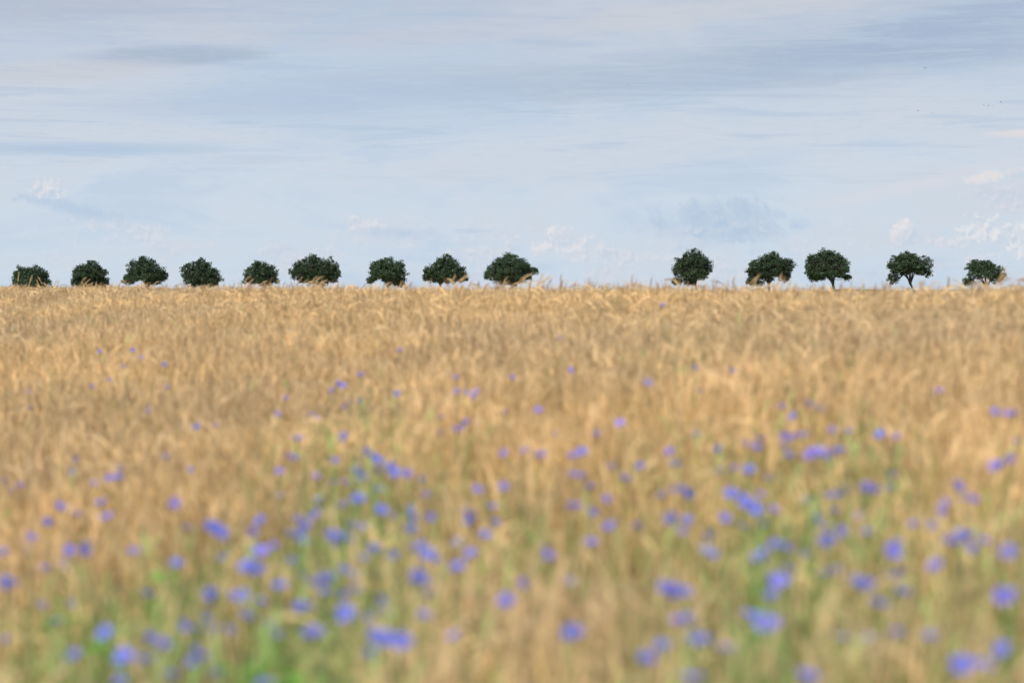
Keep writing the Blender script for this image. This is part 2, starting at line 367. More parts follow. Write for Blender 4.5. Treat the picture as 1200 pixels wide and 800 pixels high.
def build_tree(i, T):
    fx, kx, fy, blobs, holes, dens, label = T
    r = random.Random(100+i)
    D = 450 + r.uniform(-6, 6); k = D/F
    x0 = (fx-600)*k; zg = float(ground(x0, D)); zb = zg
    W_ = lambda px, py, dy=0: Vector(((px-fx)*k, dy, (HOR-py)*k + EYE - zb))
    root = bpy.data.objects.new('roadside_tree', None); C.objects.link(root); root.location = (x0, D, zb)
    tag(root, label, 'tree', 'roadside trees in a row beyond the field')
    cx = sum(b[0]*b[2] for b in blobs)/sum(b[2] for b in blobs)
    lo_, hi_, tp_ = min(b[0]-b[2] for b in blobs), max(b[0]+b[2] for b in blobs), min(b[1]-b[3] for b in blobs)
    bt_ = 331 if i < 9 else 323 if i < 12 else 318
    blobs = blobs + [((lo_+hi_)/2, tp_+3.5+(bt_-tp_)*.5, (hi_-lo_)*.42, (bt_-tp_)*.5)]
    # shoot tips
    tips = []
    for (bx, by, rx, ry) in blobs:
        n = int(rx*ry*.56*dens)+6
        yo = r.uniform(-.35, .35)*rx*k
        for _ in range(n):
            th = r.uniform(0, 2*PI); cz = r.uniform(-1, 1); sz = math.sqrt(1-cz*cz)
            R = (.35+.65*r.random()**.6)*(1+.07*math.sin(th*3+by)+.05*math.sin(7*th+5*cz))*.96
            px = bx + rx*R*sz*math.cos(th); py = by - ry*R*cz; dy = yo + rx*k*R*sz*math.sin(th)*.95
            if any(((px-hx)/hrx)**2+((py-hy)/hry)**2 < 1 for hx, hy, hrx, hry in holes): continue
            tips.append(W_(px, py, dy))
    # limbs
    fork = W_(kx, 333 if fy < 352 else 338)
    tr = MB(); tw = .27*(1.1 if dens > 1 else .95)
    tr.tube([(0, 0, -.3), (0, 0, .05), (fork.x*.3, 0, fork.z*.4), (fork.x*.75, 0, fork.z*.8), tuple(fork)], [tw*1.5, tw*1.25, tw, tw*.85, tw*.75], m_bark, 8)
    link('trunk', tr.mesh('tree_trunk'), root)
    limbs = []
    cen = sum(tips, Vector())/len(tips)
    ks = 7
    for j in range(ks):
        a = 2*PI*j/ks + r.uniform(-.3, .3); rr = (max(b[0]+b[2] for b in blobs)-min(b[0]-b[2] for b in blobs))*k*.5
        e = Vector((cen.x + math.cos(a)*rr*.62, math.sin(a)*rr*.6, cen.z + r.uniform(-.5, 1.2))) if j else Vector((cen.x, 0, cen.z+2.2))
        pts = []
        for q in range(6):
            t = q/5; p = fork.lerp(e, t); p.z += math.sin(t*PI)*.35 + r.uniform(-.1, .1); p.x += r.uniform(-.12, .12); pts.append(p)
        rad = [tw*.6*(1-.85*q/5) for q in range(6)]
        lb = MB(); lb.tube(pts, rad, m_bark, 6)
        limbs.append((pts, lb))
    for t in tips:            # twigs from the nearest limb
        best = min(((p-t).length, li, p) for li, (pts, _) in enumerate(limbs) for p in pts[1:])
        if r.random() < .6:
            p = best[2]; mid = p.lerp(t, .5)+Vector((0, 0, -.15))
            limbs[best[1]][1].tube([p, mid, t], [.05, .035, .015], m_bark, 3)
    for pts, lb in limbs: link('limb', lb.mesh('tree_limb'), root)
    # leaves: small folded blades in loose clumps
    V_ = []; nrm = np.random.RandomState(50+i)
    T_ = np.array([tuple(t) for t in tips])
    per = 42
    cl = nrm.uniform(.28, .62, len(T_))
    P = np.repeat(T_, per, 0) + np.clip(nrm.normal(0, 1, (len(T_)*per, 3)), -1.5, 1.5)*np.repeat(cl, per)[:, None]*np.array([.52, .52, .42])
    a = nrm.normal(0, 1, P.shape); a[:, 2] *= .6; a /= np.linalg.norm(a, axis=1)[:, None]
    b = nrm.normal(0, 1, P.shape); b -= (b*a).sum(1)[:, None]*a; b /= np.linalg.norm(b, axis=1)[:, None]
    s1 = nrm.uniform(.08, .17, len(P))[:, None]; s2 = s1*nrm.uniform(.45, .75, len(P))[:, None]
    verts = np.stack([P-a*s1, P+b*s2, P+a*s1, P-b*s2], 1).reshape(-1, 3)
    n = len(P); me = bpy.data.meshes.new('tree_crown')
    me.vertices.add(4*n); me.vertices.foreach_set('co', verts.ravel())
    me.loops.add(4*n); me.loops.foreach_set('vertex_index', np.arange(4*n, dtype=np.int32))
    me.polygons.add(n); me.polygons.foreach_set('loop_start', np.arange(0, 4*n, 4, dtype=np.int32))
    me.materials.append(m_crown); me.update(); me.validate()
    link('crown', me, root)
for i, T in enumerate(TREES): build_tree(i, T)

# ------------------------------------------------------------------ barley stalks: prototypes with parts
def barley(seed, beta, h=.80, awns=18):
    """returns stem, ear, awn, leaf mesh builders. the stalk nods towards +X by beta"""
    r = random.Random(seed)
    st, ea, aw, lf = MB(), MB(), MB(), [MB(), MB()]
    p = Vector((0, 0, 0)); ang = r.uniform(-.03, .05); path = [p.copy()]
    for q in range(4):
        p = p + Vector((math.sin(ang), r.uniform(-.02, .02), math.cos(ang)))*(h*.215); path.append(p.copy()); ang += r.uniform(0, .05)
    neck = 5; L_ = h*.035
    for q in range(neck):
        ang += (beta*.7-ang)/(neck-q) if q else .1*beta
        p = p + Vector((math.sin(ang), 0, math.cos(ang)))*L_; path.append(p.copy())
    st.tube(path, [.0026]*4+[.0019]*(len(path)-4), m_stem, 3)
    ep = [p.copy()]; n = 9; LE = r.uniform(.068, .088); dirs = [ang]
    for q in range(n-1):
        ang += (beta*.3+.12)/(n-1); p = p + Vector((math.sin(ang), 0, math.cos(ang)))*(LE/(n-1)); ep.append(p.copy()); dirs.append(ang)
    rad = [.0025] + [(.0062 if q % 2 else .0048)*(1-.045*q) for q in range(1, n-1)] + [.0015]
    ea.tube(ep, rad, m_ear, 5, .75)
    for q in range(awns):
        i = 1+int(q*(n-1.5)/awns); o = ep[i]; a0 = dirs[i]
        sp_ = r.uniform(-.15, .15); sy = r.uniform(-.15, .15); ln = r.uniform(.07, .115)
        d = Vector((math.sin(a0+sp_), sy, math.cos(a0+sp_))).normalized()
        e = o + d*ln + Vector((0, 0, -.012)); w = Vector((-d.z, r.uniform(-1, 1), d.x)).normalized()*.0008
        mid = o.lerp(e, .5) + Vector((0, 0, .006))
        k = aw.mi(m_awn); b = len(aw.v); aw.v += [o-w*1.3, o+w*1.3, mid-w, mid+w, e]
        aw.f += [(b, b+1, b+3, b+2), (b+2, b+3, b+4)]; aw.m += [k, k]
    for q in range(2):
        z = h*(.32+.3*q) ; a = r.uniform(0, 2*PI); d = Vector((math.cos(a), math.sin(a), 0)); o = Vector((0, 0, z))
        up = r.uniform(.3, .9); ln = r.uniform(.12, .2)
        pts = [o + d*(ln*t) + Vector((0, 0, up*ln*t - 1.4*ln*t*t)) for t in (0, .25, .5, .75, 1)]
        lf[q].blade(pts, [.004, .008, .008, .006, .001], m_dry)
    return st, ea, aw, lf, ep[0].copy(), max(v.z for v in ep)
def join(parts):
    j = MB()
    for p in parts:
        o = len(j.v); j.v += p.v
        km = [j.mi(m) for m in p.mats]
        j.f += [tuple(i+o for i in f) for f in p.f]; j.m += [km[q] for q in p.m]
    return j
BETAS = [.15, .3, .45, .7, 1.3, 1.8, 2.2, .2, .08, 1.0, .12, .3]
STALKS = []; FULL = []
for i, b in enumerate(BETAS):
    st, ea, aw, lf, head, top = barley(20+i, b, h=.80 + (.03 if b > .9 else -.05 if b < .6 else -.02))
    FULL.append(join([st, ea, aw]+lf))
    STALKS.append((st.mesh('stalk_stem', False), ea.mesh('stalk_ear', False), aw.mesh('stalk_awns', False), [q.mesh('stalk_leaf', False) for q in lf], head, top))
FARR = [np.array([tuple(v) for v in m.v]) for m in FULL]
# small tufts of many stalks: the pieces the field is sown with
protos = bpy.data.collections.new('stalk_prototypes')
PR = np.random.RandomState(9)
CELL = .34; PER = 36
PW = np.array([1.5, 1.3, 1.1, .6, .25, .2, .2, 1.5, 1.6, .3, 1.6, 1.3]); PW /= PW.sum()
def patch(name, count, pw=None, wk=1.):
    j = MB(); vs = []; ts = []; off = 0
    km = [[j.mi(m) for m in f.mats] for f in FULL]
    for q in range(count):
        k = PR.choice(len(FULL), p=PW if pw is None else pw); a = PR.normal(.25, 1.2) + (PI if PR.rand() < .35 else 0)
        hs = HS*(1 + PR.normal(0, .04) + (PR.rand() < .08)*PR.uniform(.02, .14)); w = hs*PR.uniform(.85, 1.02)*wk
        m = Matrix.LocRotScale(Vector((PR.uniform(-.5, .5)*CELL*1.25, PR.uniform(-.5, .5)*CELL*1.25, 0)), Euler((PR.normal(0, .05), PR.normal(.02, .05), a)), Vector((w, w, hs)))
        A = np.array(m); P = FARR[k] @ A[:3, :3].T + A[:3, 3]; vs.append(P)
        g = PR.normal(0, .21); t = np.array([g, g*1.05, g*1.2])
        if PR.rand() < .12: t = np.array([-.34, -.42, -.44])
        ts.append(np.repeat(t[None], len(P), 0))
        j.f += [tuple(i+off for i in f) for f in FULL[k].f]; j.m += [km[k][i] for i in FULL[k].m]; off += len(P)
    j.v = np.concatenate(vs).tolist(); j.t = np.concatenate(ts)
    o = bpy.data.objects.new(name, j.mesh('barley_tuft', False)); protos.objects.link(o)
HS = .875
for i in range(12): patch('tuft_a%02d' % i, PER)
for i in range(5): patch('tuft_b%02d' % i, PER//2)
PN = np.array([.5, .6, .9, 1., 1.6, 1.5, 1.3, .5, .5, 1.5, .5, .6]); PN /= PN.sum()
for i in range(7): patch('tuft_c%02d' % i, PER-4, PN, 1.2)

def scatter(name, pts, rot, scl, idx, tint, coll, kind='stuff'):
    me = bpy.data.meshes.new(name); me.vertices.add(len(pts)); me.vertices.foreach_set('co', np.asarray(pts, np.float32).ravel())
    for nm, ty, arr in (('rot', 'FLOAT_VECTOR', rot), ('scl', 'FLOAT_VECTOR', scl), ('tint', 'FLOAT_VECTOR', tint)):
        a = me.attributes.new(nm, ty, 'POINT'); a.data.foreach_set('vector', np.asarray(arr, np.float32).ravel())
    a = me.attributes.new('idx', 'INT', 'POINT'); a.data.foreach_set('value', np.asarray(idx, np.int32))
    o = link(name, me); o['kind'] = kind
    g = bpy.data.node_groups.new(name, 'GeometryNodeTree')
    g.interface.new_socket('Geometry', in_out='INPUT', socket_type='NodeSocketGeometry')
    g.interface.new_socket('Geometry', in_out='OUTPUT', socket_type='NodeSocketGeometry')
    n = g.nodes.new; l = g.links.new
    gi, go = n('NodeGroupInput'), n('NodeGroupOutput')
    ci = n('GeometryNodeCollectionInfo'); ci.inputs[0].default_value = coll; ci.inputs[1].default_value = True; ci.inputs[2].default_value = True
    def attr(nm, ty):
        a = n('GeometryNodeInputNamedAttribute'); a.data_type = ty; a.inputs[0].default_value = nm; return a.outputs[0]
    ip = n('GeometryNodeInstanceOnPoints'); l(gi.outputs[0], ip.inputs['Points']); l(ci.outputs[0], ip.inputs['Instance'])
    ip.inputs['Pick Instance'].default_value = True
    l(attr('idx', 'INT'), ip.inputs['Instance Index'])
    er = n('FunctionNodeEulerToRotation'); l(attr('rot', 'FLOAT_VECTOR'), er.inputs[0]); l(er.outputs[0], ip.inputs['Rotation'])
    l(attr('scl', 'FLOAT_VECTOR'), ip.inputs['Scale']); l(ip.outputs[0], go.inputs[0])
    md = o.modifiers.new('scatter', 'NODES'); md.node_group = g
    return o

def project(x, y, z): return 600+F*x/y, HOR+F*(EYE-z)/y
# clumps of greenery seen in the field: px, py, rx, ry, strength
GREEN = [(330,765,120,80,1.),(410,640,85,110,.75),(440,495,28,45,.35),(95,745,120,60,.75),(185,690,50,45,.95),(450,730,60,60,.6),
         (930,640,120,110,.65),(880,760,140,60,.7),(1180,680,60,110,.8),(1020,545,70,50,.4),(600,620,60,50,.35),(800,445,22,60,.15),
         (720,640,60,50,.35),(150,455,20,40,.1),(960,500,60,30,.2),(560,655,22,16,.45),(640,590,60,40,.3),(250,690,60,70,.5),(1100,700,80,60,.35),(500,570,60,60,.35),
         (820,560,90,60,.3),(700,720,30,30,.1)]
def greenness(px, py):
    g = np.zeros_like(px)
    for (a, b, rx, ry, s) in GREEN:
        g = np.maximum(g, s*np.exp(-(((px-a)/rx)**2+((py-b)/ry)**2)*1.1))
    return g**1.35
R = np.random.RandomState(4)
def field_points(density, y0=2.6, y1=54):
    A = (.50*y1+3.4)*(y1-y0)/1.0
    n = int(A*density); Y = R.uniform(y0, y1, n); X = R.uniform(-.5, .5, n)*(.50*y1+3.4)
    s = DR-(NX*X+NY*Y)
    keep = (np.abs(X) < .25*Y+1.7) & (s > -8)
    return X[keep], Y[keep]
gx = np.arange(-20, 20, CELL); gy = np.arange(2.6, 76, CELL)
X, Y = [v.ravel() for v in np.meshgrid(gx, gy)]
X = X + CELL*.5*(np.round(Y/CELL) % 2) + R.uniform(-.1, .1, len(X)); Y = Y + R.uniform(-.1, .1, len(X))
keep = (np.abs(X) < .25*Y+1.7) & (DR-(NX*X+NY*Y) > -8); X, Y = X[keep], Y[keep]
def field_attrs(X, Y):
    top = crop_top(X, Y); n = len(X); px, py = project(X, Y, top); G = greenness(px, py)
    lumps = .5+.5*np.sin(X*2.1+1.3*np.sin(Y*1.1))*np.sin(Y*1.6+1.7*np.sin(X*.8))
    gold = R.normal(0, .05, n)
    wide = np.sin(X*.55+.8*np.sin(Y*.31)+1)*np.sin(Y*.42+1.1*np.sin(X*.37))      # riper and greener areas, metres wide
    tint = np.stack([gold + .12*(lumps-.5) - .05*wide, gold*1.05+.10*(lumps-.5) - .03*wide, gold*1.2 + .02*wide], 1) + G[:, None]*np.array([-.22, .02, -.12])
    return top, G, lumps, tint, n
top, G, lumps, tint, n = field_attrs(X, Y)
hs = 1 + R.normal(0, .012, n) + (lumps-.5)*.04 - G*.09
idx = np.where(R.rand(n) < G*1.3, R.randint(12, 17, n), R.randint(0, 12, n))
# slope of the ground under each tuft
yaw = np.where(R.rand(n) < .25, PI, 0) + R.normal(0, .5, n)
far_part = (DR-(NX*X+NY*Y))/DR < .35
idx = np.where(far_part & (R.rand(n) < .7), R.randint(17, 24, n), idx)
hs = hs + np.where(far_part & (R.rand(n) < .10), R.uniform(.02, .09, n), 0)
front = (Y < 6.2) & (np.abs(X) < .225*Y)           # sown thinner: single stalks stand here too
idx = np.where(front & (R.rand(n) < .6), R.randint(12, 17, n), idx)
scatter('barley_field', np.stack([X, Y, top-CROP], 1), np.stack([0*X, 0*X, yaw], 1), np.stack([1+0*hs, 1+0*hs, hs], 1), idx, tint, protos)
# the nearest stalks in view are individual things; the rest is one mass
n = 2600; X = R.uniform(-1.6, 1.6, n); Y = R.uniform(4.2, 7.0, n)
top, G, lumps, tint, n = field_attrs(X, Y); gz = top-CROP
pxg, pyg = project(X, Y, gz+.76)
near = [j for j in range(n) if 8 < pxg[j] < 1192 and 690 < pyg[j] < 806 and G[j] < .75][:190]
yaw = R.normal(.25, 1.2, n); idx = R.randint(0, len(BETAS), n)
rot = np.stack([R.normal(0, .07, n), R.normal(.02, .08, n)], 1)
scl = HS*(1+R.normal(0, .045, n))[:, None]*np.array([1.05, 1.05, 1.0]); tint = tint + R.normal(0, .1, n)[:, None]

def stalk_thing(pi, loc, rz, rx, ry, s, color, label, group):
    st, ea, aw, lf, head, topz = STALKS[pi]
    e = bpy.data.objects.new('barley_stalk', None); C.objects.link(e)
    e.location = loc; e.rotation_euler = (rx, ry, rz); e.scale = s
    tag(e, label, 'barley stalk', group)
    a = link('stem', st, e); b = link('ear', ea, e); c = link('awns', aw, b); d = [link('leaf', q, e) for q in lf]
    for o in [a, b, c]+d: o.color = (*color, 1)
    return e
# column and rank wording shared by the flowers and the skyline stalks
CXS = [38, 106, 170, 237, 305, 370, 454, 522, 598, 812, 900, 969, 1065, 1152]
def column(px):
    if 655 < px < 765: return 'gap'
    return min(range(14), key=lambda i: abs(CXS[i]-px))
def where(c): return 'below the treeless gap in the row' if c == 'gap' else 'below the %s tree from left' % ORD[c]
NUM = {13: 'thirteen', 14: 'fourteen', 1: 'one', 2: 'two', 3: 'three', 4: 'four', 5: 'five', 6: 'six', 7: 'seven', 8: 'eight', 9: 'nine', 10: 'ten', 11: 'eleven', 12: 'twelve'}
def rank(i, n):
    if n == 1: return ''
    if n == 2: return ', ' + ('left' if i == 0 else 'right') + ' of two'
    if i == 0: return ', leftmost of ' + NUM[n]
    if i == n-1: return ', rightmost of ' + NUM[n]
    return ', %s of %s' % (ORD[i], NUM[n])
for j in near:
    t = np.clip(1+tint[j], .3, 1.3)
    stalk_thing(int(idx[j]), (X[j], Y[j], gz[j]), yaw[j], rot[j, 0], rot[j, 1], tuple(scl[j]), tuple(t),
                'blurred straw barley stalk along the bottom edge ' + where(column(pxg[j])), 'nearest barley stalks along the bottom of the view')

# ears and tufts that stand above the skyline: px, py of the ear, tone, nod prototype, yaw
SKY = [(8,337,'b',4,.2),(21,322,'s',8,.3),(33,328,'t',2,.2),(47,331,'t',1,2.8),(62,331,'t',1,.6),(71,339,'b',8,.1),(82,338,'b',2,.4),(98,329,'t',0,.5),(104,333,'t',2,2.9),(112,336,'b',3,.2),
 (130,337,'b',0,.3),(142,333,'t',1,.1),(166,334,'t',0,2.9),(170,337,'b',1,.3),(196,336,'b',8,2.8),(203,336,'b',4,.1),(213,336,'t',3,.2),
 (261,337,'b',0,.2),(284,335,'b',1,3.),(288,330,'t',0,.3),(315,331,'b',1,.4),(322,334,'t',0,2.8),(330,336,'b',2,.1),(345,334,'b',3,.2),(351,331,'t',0,.2),(362,327,'t',0,.2),(367,331,'t',1,.3),(372,333,'t',2,.1),
 (423,336,'b',3,.2),(431,337,'t',2,.2),(470,335,'t',1,.2),(476,336,'b',3,.1),(525,333,'b',1,2.9),(532,331,'t',0,.4),(538,327,'t',1,.2),(546,334,'t',2,.2),
 (566,337,'b',3,.1),(585,334,'t',0,.1),(604,327,'t',0,.2),(608,331,'t',1,.1),(626,332,'t',1,.4),(629,326,'t',2,.3),(640,334,'b',2,.2),(656,335,'b',1,.3),(666,337,'b',4,.1),
 (684,337,'b',3,.2),(762,332,'b',8,.2),(777,330,'b',5,.2),(849,333,'b',4,2.9),(858,332,'b',0,.3),(881,328,'t',1,.2),(892,336,'t',4,.1),(906,330,'t',0,.2),(912,334,'t',2,.1),
 (983,337,'b',1,.3),(1041,337,'b',1,.2),(1077,336,'b',1,.2),(1110,334,'b',0,.2),(1139,334,'b',3,.2),(1165,326,'t',0,.1),(1170,332,'t',1,.2),(1190,331,'b',5,.1)]
_r = random.Random(5)
SKY = [(a, b-(1. if t == 'b' else -1.5), t, p if t == 'b' or p > 1 else (3, 2)[p], y) for (a, b, t, p, y) in SKY] + [(a+_r.uniform(-7, 7), b-_r.uniform(-1.5, 2.5), t, _r.choice([2, 3, 9, 4, 3, 11]), y+_r.uniform(-.6, .6)) for (a, b, t, p, y) in SKY if t == 't']
cols = {}
for s in SKY: cols.setdefault((column(s[0]), s[2] == 'b'), []).append(s)
for (c, brown), items in cols.items():
    items.sort()
    for i, (qx, qy, tone, pi, yw) in enumerate(items):
        d = ridge_dist(qx)*(.93 if tone == 'b' else .86)
        x = (qx-600)/F*d; z = EYE + (HOR-qy)/F*d
        st, ea, aw, lf, head, topz = STALKS[pi]
        x -= head.x*math.cos(yw); g0 = float(ground(x, d)); s = (z + .015 - g0)/topz
        c3 = (.50, .36, .32) if brown else (.92, .90, .88)
        if c == 'gap': w_ = 'against the sky in the treeless gap'
        else: w_ = 'on the skyline before the %s tree from left' % ORD[c]
        stalk_thing(pi, (x, d, g0), yw, 0, 0, (max(.95, s)*.98, max(.95, s)*.98, s), c3,
                    ('dark brown barley ear ' if brown else 'tall pale barley ear ') + w_ + rank(i, len(items)), 'barley ears standing above the skyline')

# ------------------------------------------------------------------ cornflowers
def floret_head(r, R_=.021, n=11):
    pe, he, ca = MB(), MB(), MB()
    for i in range(n):
        a = 2*PI*i/n + r.uniform(-.15, .15); d = Vector((math.cos(a), math.sin(a), 0)); up = r.uniform(.25, .75)
        L_ = R_*r.uniform(.85, 1.15); s = Vector((-d.y, d.x, 0))
        o = Vector((0, 0, .008)); m1 = o + d*L_*.5 + Vector((0, 0, L_*.5*up)); e = o + d*L_ + Vector((0, 0, L_*up*.8))
        k = pe.mi(m_petal); b = len(pe.v)
        pe.v += [o-s*.0012, o+s*.0012, m1-s*.0045, m1+s*.0045]
        for q in range(5):      # toothed trumpet rim
            t = (q-2)/2; pe.v.append(e + s*(t*.0085) + d*((.004 if q % 2 == 0 else -.002) - abs(t)*.002) + Vector((0, 0, -abs(t)*.002)))
        pe.f += [(b, b+1, b+3, b+2), (b+2, b+4, b+5), (b+2, b+5, b+6), (b+2, b+6, b+3), (b+3, b+6, b+7), (b+3, b+7, b+8)]; pe.m += [k]*6
    for i in range(9):
        a = r.uniform(0, 2*PI); q = r.uniform(.1, .5); d = Vector((math.cos(a)*q, math.sin(a)*q, 1)).normalized()
        he.tube([Vector((0, 0, .007)), Vector((0, 0, .007))+d*.008, Vector((0, 0, .006))+d*.014], [.0008, .0013, .0006], m_heart, 3)
    ca.tube([(0, 0, -.009), (0, 0, -.006), (0, 0, 0), (0, 0, .006), (0, 0, .010)], [.0015, .0042, .0058, .005, .0036], m_calyx, 7)
    return pe.mesh('flower_petals', False), he.mesh('flower_heart'), ca.mesh('flower_calyx')
def cornflower_green(r, h, tipdir):
    st = MB(); pts = [Vector((0, 0, 0))]
    for q in range(1, 7):
        t = q/6; pts.append(Vector((.03*math.sin(t*2.2)*t, .02*t*math.sin(t*3), h*t)))
    e = pts[-1]; e2 = e + tipdir*.0
    st.tube(pts, [.0019, .0018, .0017, .0016, .0015, .0014, .0013], m_green, 4)
    leaves = []
    for q in range(5):
        lf = MB(); z = h*(.25+.14*q); a = q*2.4+r.uniform(-.4, .4); d = Vector((math.cos(a), math.sin(a), 0)); ln = r.uniform(.07, .13)*(1.1-.1*q)
        i = min(int(z/h*6), 5); o = pts[i].lerp(pts[i+1], z/h*6-i)
        p = [o + d*(ln*t*.7) + Vector((0, 0, ln*(.9*t-.5*t*t))) for t in (0, .3, .6, 1)]
        lf.blade(p, [.003, .006, .005, .001], m_green, side=Vector((-d.y, d.x, 0)))
        leaves.append(lf)
    return st, leaves, e
FP = []
for q in range(5):
    r = random.Random(60+q); heads = floret_head(r, .020+.0015*q % .004); st, lv, e = cornflower_green(r, .80, Vector((0, 0, 1)))
    FP.append((heads, st.mesh('flower_stem', False), [l_.mesh('flower_leaf', False) for l_ in lv], e))
# px, py, size s/m/l/p(half hidden), hue b/v/w
FL = """117,410,p,v 155,408,s,v 165,416,s,b 145,427,s,b 192,425,s,b 127,443,p,v 107,450,p,v 33,457,p,v 34,475,s,b 196,451,p,v 175,474,p,b 172,480,p,v
231,497,m,b 251,496,p,v 325,483,s,v 364,483,s,v 334,465,p,v 348,511,m,b 340,531,m,b 346,534,p,v 194,533,m,b 222,547,p,b 89,535,p,v 86,550,p,b 110,563,s,b
128,556,s,v 137,556,s,b 3,561,m,b 68,588,p,v 74,593,m,b 54,607,m,b 118,586,m,b 126,602,m,v 35,625,s,v 30,639,p,v 2,643,m,b 79,640,m,v 96,640,m,v
157,641,p,v 204,586,m,v 75,656,p,v 6,677,m,b 15,679,p,v 52,662,p,v 65,724,p,b 125,737,l,b 86,762,l,b 146,763,l,b 168,768,l,v 174,743,p,v 189,751,l,v
197,786,p,b 140,792,p,b 214,728,p,v 207,655,m,b 169,691,p,b 220,615,p,v 246,613,l,b 254,618,l,b 264,624,p,b 305,642,m,v 288,660,l,b 297,663,l,b 246,690,l,b
247,698,p,b 272,695,p,b 284,692,m,b 287,717,p,v 251,732,p,v 230,755,p,v 235,764,p,v 250,782,p,v 310,798,m,b 314,727,p,v 355,670,p,b 382,674,l,b 350,705,p,v
362,706,p,v 367,738,l,v 399,712,p,b 328,578,p,b 369,555,p,v 390,562,p,b 372,582,p,b 371,597,m,b 360,612,m,b 350,624,l,b 356,631,m,b 388,620,m,b 395,627,l,b
396,447,m,b 389,455,p,v 350,605,p,v 295,620,p,v 327,682,p,b 47,705,p,v 320,635,p,v 469,408,s,v 422,437,m,v 401,449,p,v 402,474,p,v 421,467,p,v 465,458,m,b
534,439,s,v 536,455,s,v 547,457,s,b 559,455,s,v 554,462,p,v 600,439,p,v 668,431,p,v 758,445,m,b 631,477,s,v 592,480,p,v 517,486,p,v 516,504,p,v 535,501,m,v
541,497,m,v 547,491,m,b 727,492,m,v 428,526,l,b 437,531,l,b 445,536,m,b 419,549,l,b 424,554,m,b 456,546,l,b 464,550,l,b 476,551,p,v 405,562,p,v 442,570,m,v
421,581,l,b 446,592,m,b 480,592,p,b 482,602,p,b 502,601,p,v 414,612,p,b 424,614,p,v 404,625,p,b 437,638,p,b 482,615,p,b 492,636,l,b 502,643,l,b 490,670,m,b
495,678,p,b 502,692,p,v 417,670,p,w 417,690,p,w 446,697,p,v 446,711,p,b 406,713,l,b 440,740,l,b 450,742,l,b 471,746,l,b 495,715,p,v 537,659,m,b 552,643,p,v
535,632,p,w 548,599,m,b 576,589,p,b 580,607,p,b 589,566,m,v 592,527,p,v 615,524,s,v 628,528,m,v 636,529,m,v 560,570,p,v 638,641,p,v 645,648,m,v 667,676,p,w
595,698,m,v 672,736,l,b 532,740,p,v 682,526,m,b 670,531,p,v 717,544,p,v 732,556,m,v 752,542,m,b 673,552,m,v 682,554,p,v 692,566,m,v 673,590,m,v 710,580,p,v
716,612,m,v 747,612,p,b 785,525,m,v 792,541,m,v 796,571,l,b 805,574,l,b 777,576,p,b 787,604,m,b 781,685,l,v 791,688,m,b 795,722,m,v 777,751,p,b 757,767,m,b
497,575,p,v 777,355,l,v 655,393,p,v 815,428,m,v 857,431,p,v 820,455,p,v 1101,455,m,v 916,474,p,v 961,476,m,v 975,500,p,v 995,502,p,v 1032,505,m,b 1050,509,p,v
918,507,m,v 928,509,m,v 938,507,m,v 945,506,p,v 817,506,m,v 841,523,m,v 875,516,s,v 887,519,s,v 919,520,p,v 952,529,l,v 960,526,l,v 968,531,m,b 977,526,l,v
986,524,m,b 1166,478,m,v 1174,480,p,v 1183,481,m,v 1190,481,m,v 1192,514,p,v 1166,542,l,v 1174,539,m,b 1184,532,m,v 878,548,l,b 860,545,p,v 845,547,p,v
857,573,m,b 865,577,l,b 874,583,l,b 882,589,l,b 889,596,m,b 850,602,p,v 872,612,p,v 905,592,p,v 980,575,p,b 992,570,p,b 972,576,p,v 1017,567,l,v 1026,570,m,v
1042,567,p,v 1007,600,p,v 1121,564,l,v 1110,585,p,v 1140,580,p,v 966,632,l,b 974,627,l,b 987,618,p,v 827,640,p,w 836,646,p,b 892,648,l,b 910,634,l,v 921,637,m,v
907,675,l,b 917,676,l,v 1045,642,l,v 1051,634,l,v 969,668,p,b 979,665,p,b 1004,677,l,b 1012,680,l,b 1033,703,m,b 1098,657,l,v 1115,630,m,v 1126,624,l,b 1134,622,l,b
1155,630,p,v 1183,642,m,v 1177,692,l,v 1184,688,m,b 888,722,l,b 900,726,l,v 880,716,p,b 987,742,p,w 1020,742,p,w 814,746,l,b 822,743,m,v 804,721,m,b 852,755,p,b
812,789,m,b 946,787,l,b 1127,773,l,b 1139,771,l,b 1155,775,p,b 802,687,p,v 1177,755,p,b 650,506,p,v 90,600,p,v 700,505,p,v 1090,610,p,v 1060,690,p,v"""
flowers = []
_r = random.Random(77)
for (fx_, fy_, sx_, sy_, n_) in ((410, 610, 55, 60, 22), (920, 610, 85, 75, 22), (330, 720, 90, 45, 14), (560, 570, 120, 60, 8), (100, 650, 60, 60, 8), (1120, 660, 60, 80, 8)):
    for _q in range(n_):
        FL += ' %d,%d,p,%s' % (min(1192, max(6, _r.gauss(fx_, sx_))), min(797, max(470, _r.gauss(fy_, sy_))), _r.choice('bbv'))
for tok in FL.split():
    a, b, s, h = tok.split(','); flowers.append((float(a), float(b), s, h))
BANDS = [(0, 450, 'far up the field'), (450, 520, 'in the upper middle of the field'), (520, 590, 'in mid-field'), (590, 660, 'in the lower middle'), (660, 720, 'among the near stalks'), (720, 900, 'at the bottom edge')]
BSHORT = ['in the far stalks', 'in the upper middle', 'in mid-field', 'in the lower middle', 'among near stalks', 'along the bottom']
def bandof(v): return next(i for i, b in enumerate(BANDS) if b[0] <= v < b[1])
cells = {}
for f in flowers: cells.setdefault((column(f[0]), bandof(f[1]), f[3]), []).append(f)
HUE = {'b': 'blue cornflower ', 'v': 'violet cornflower ', 'w': 'whitish cornflower '}
fr = random.Random(11)
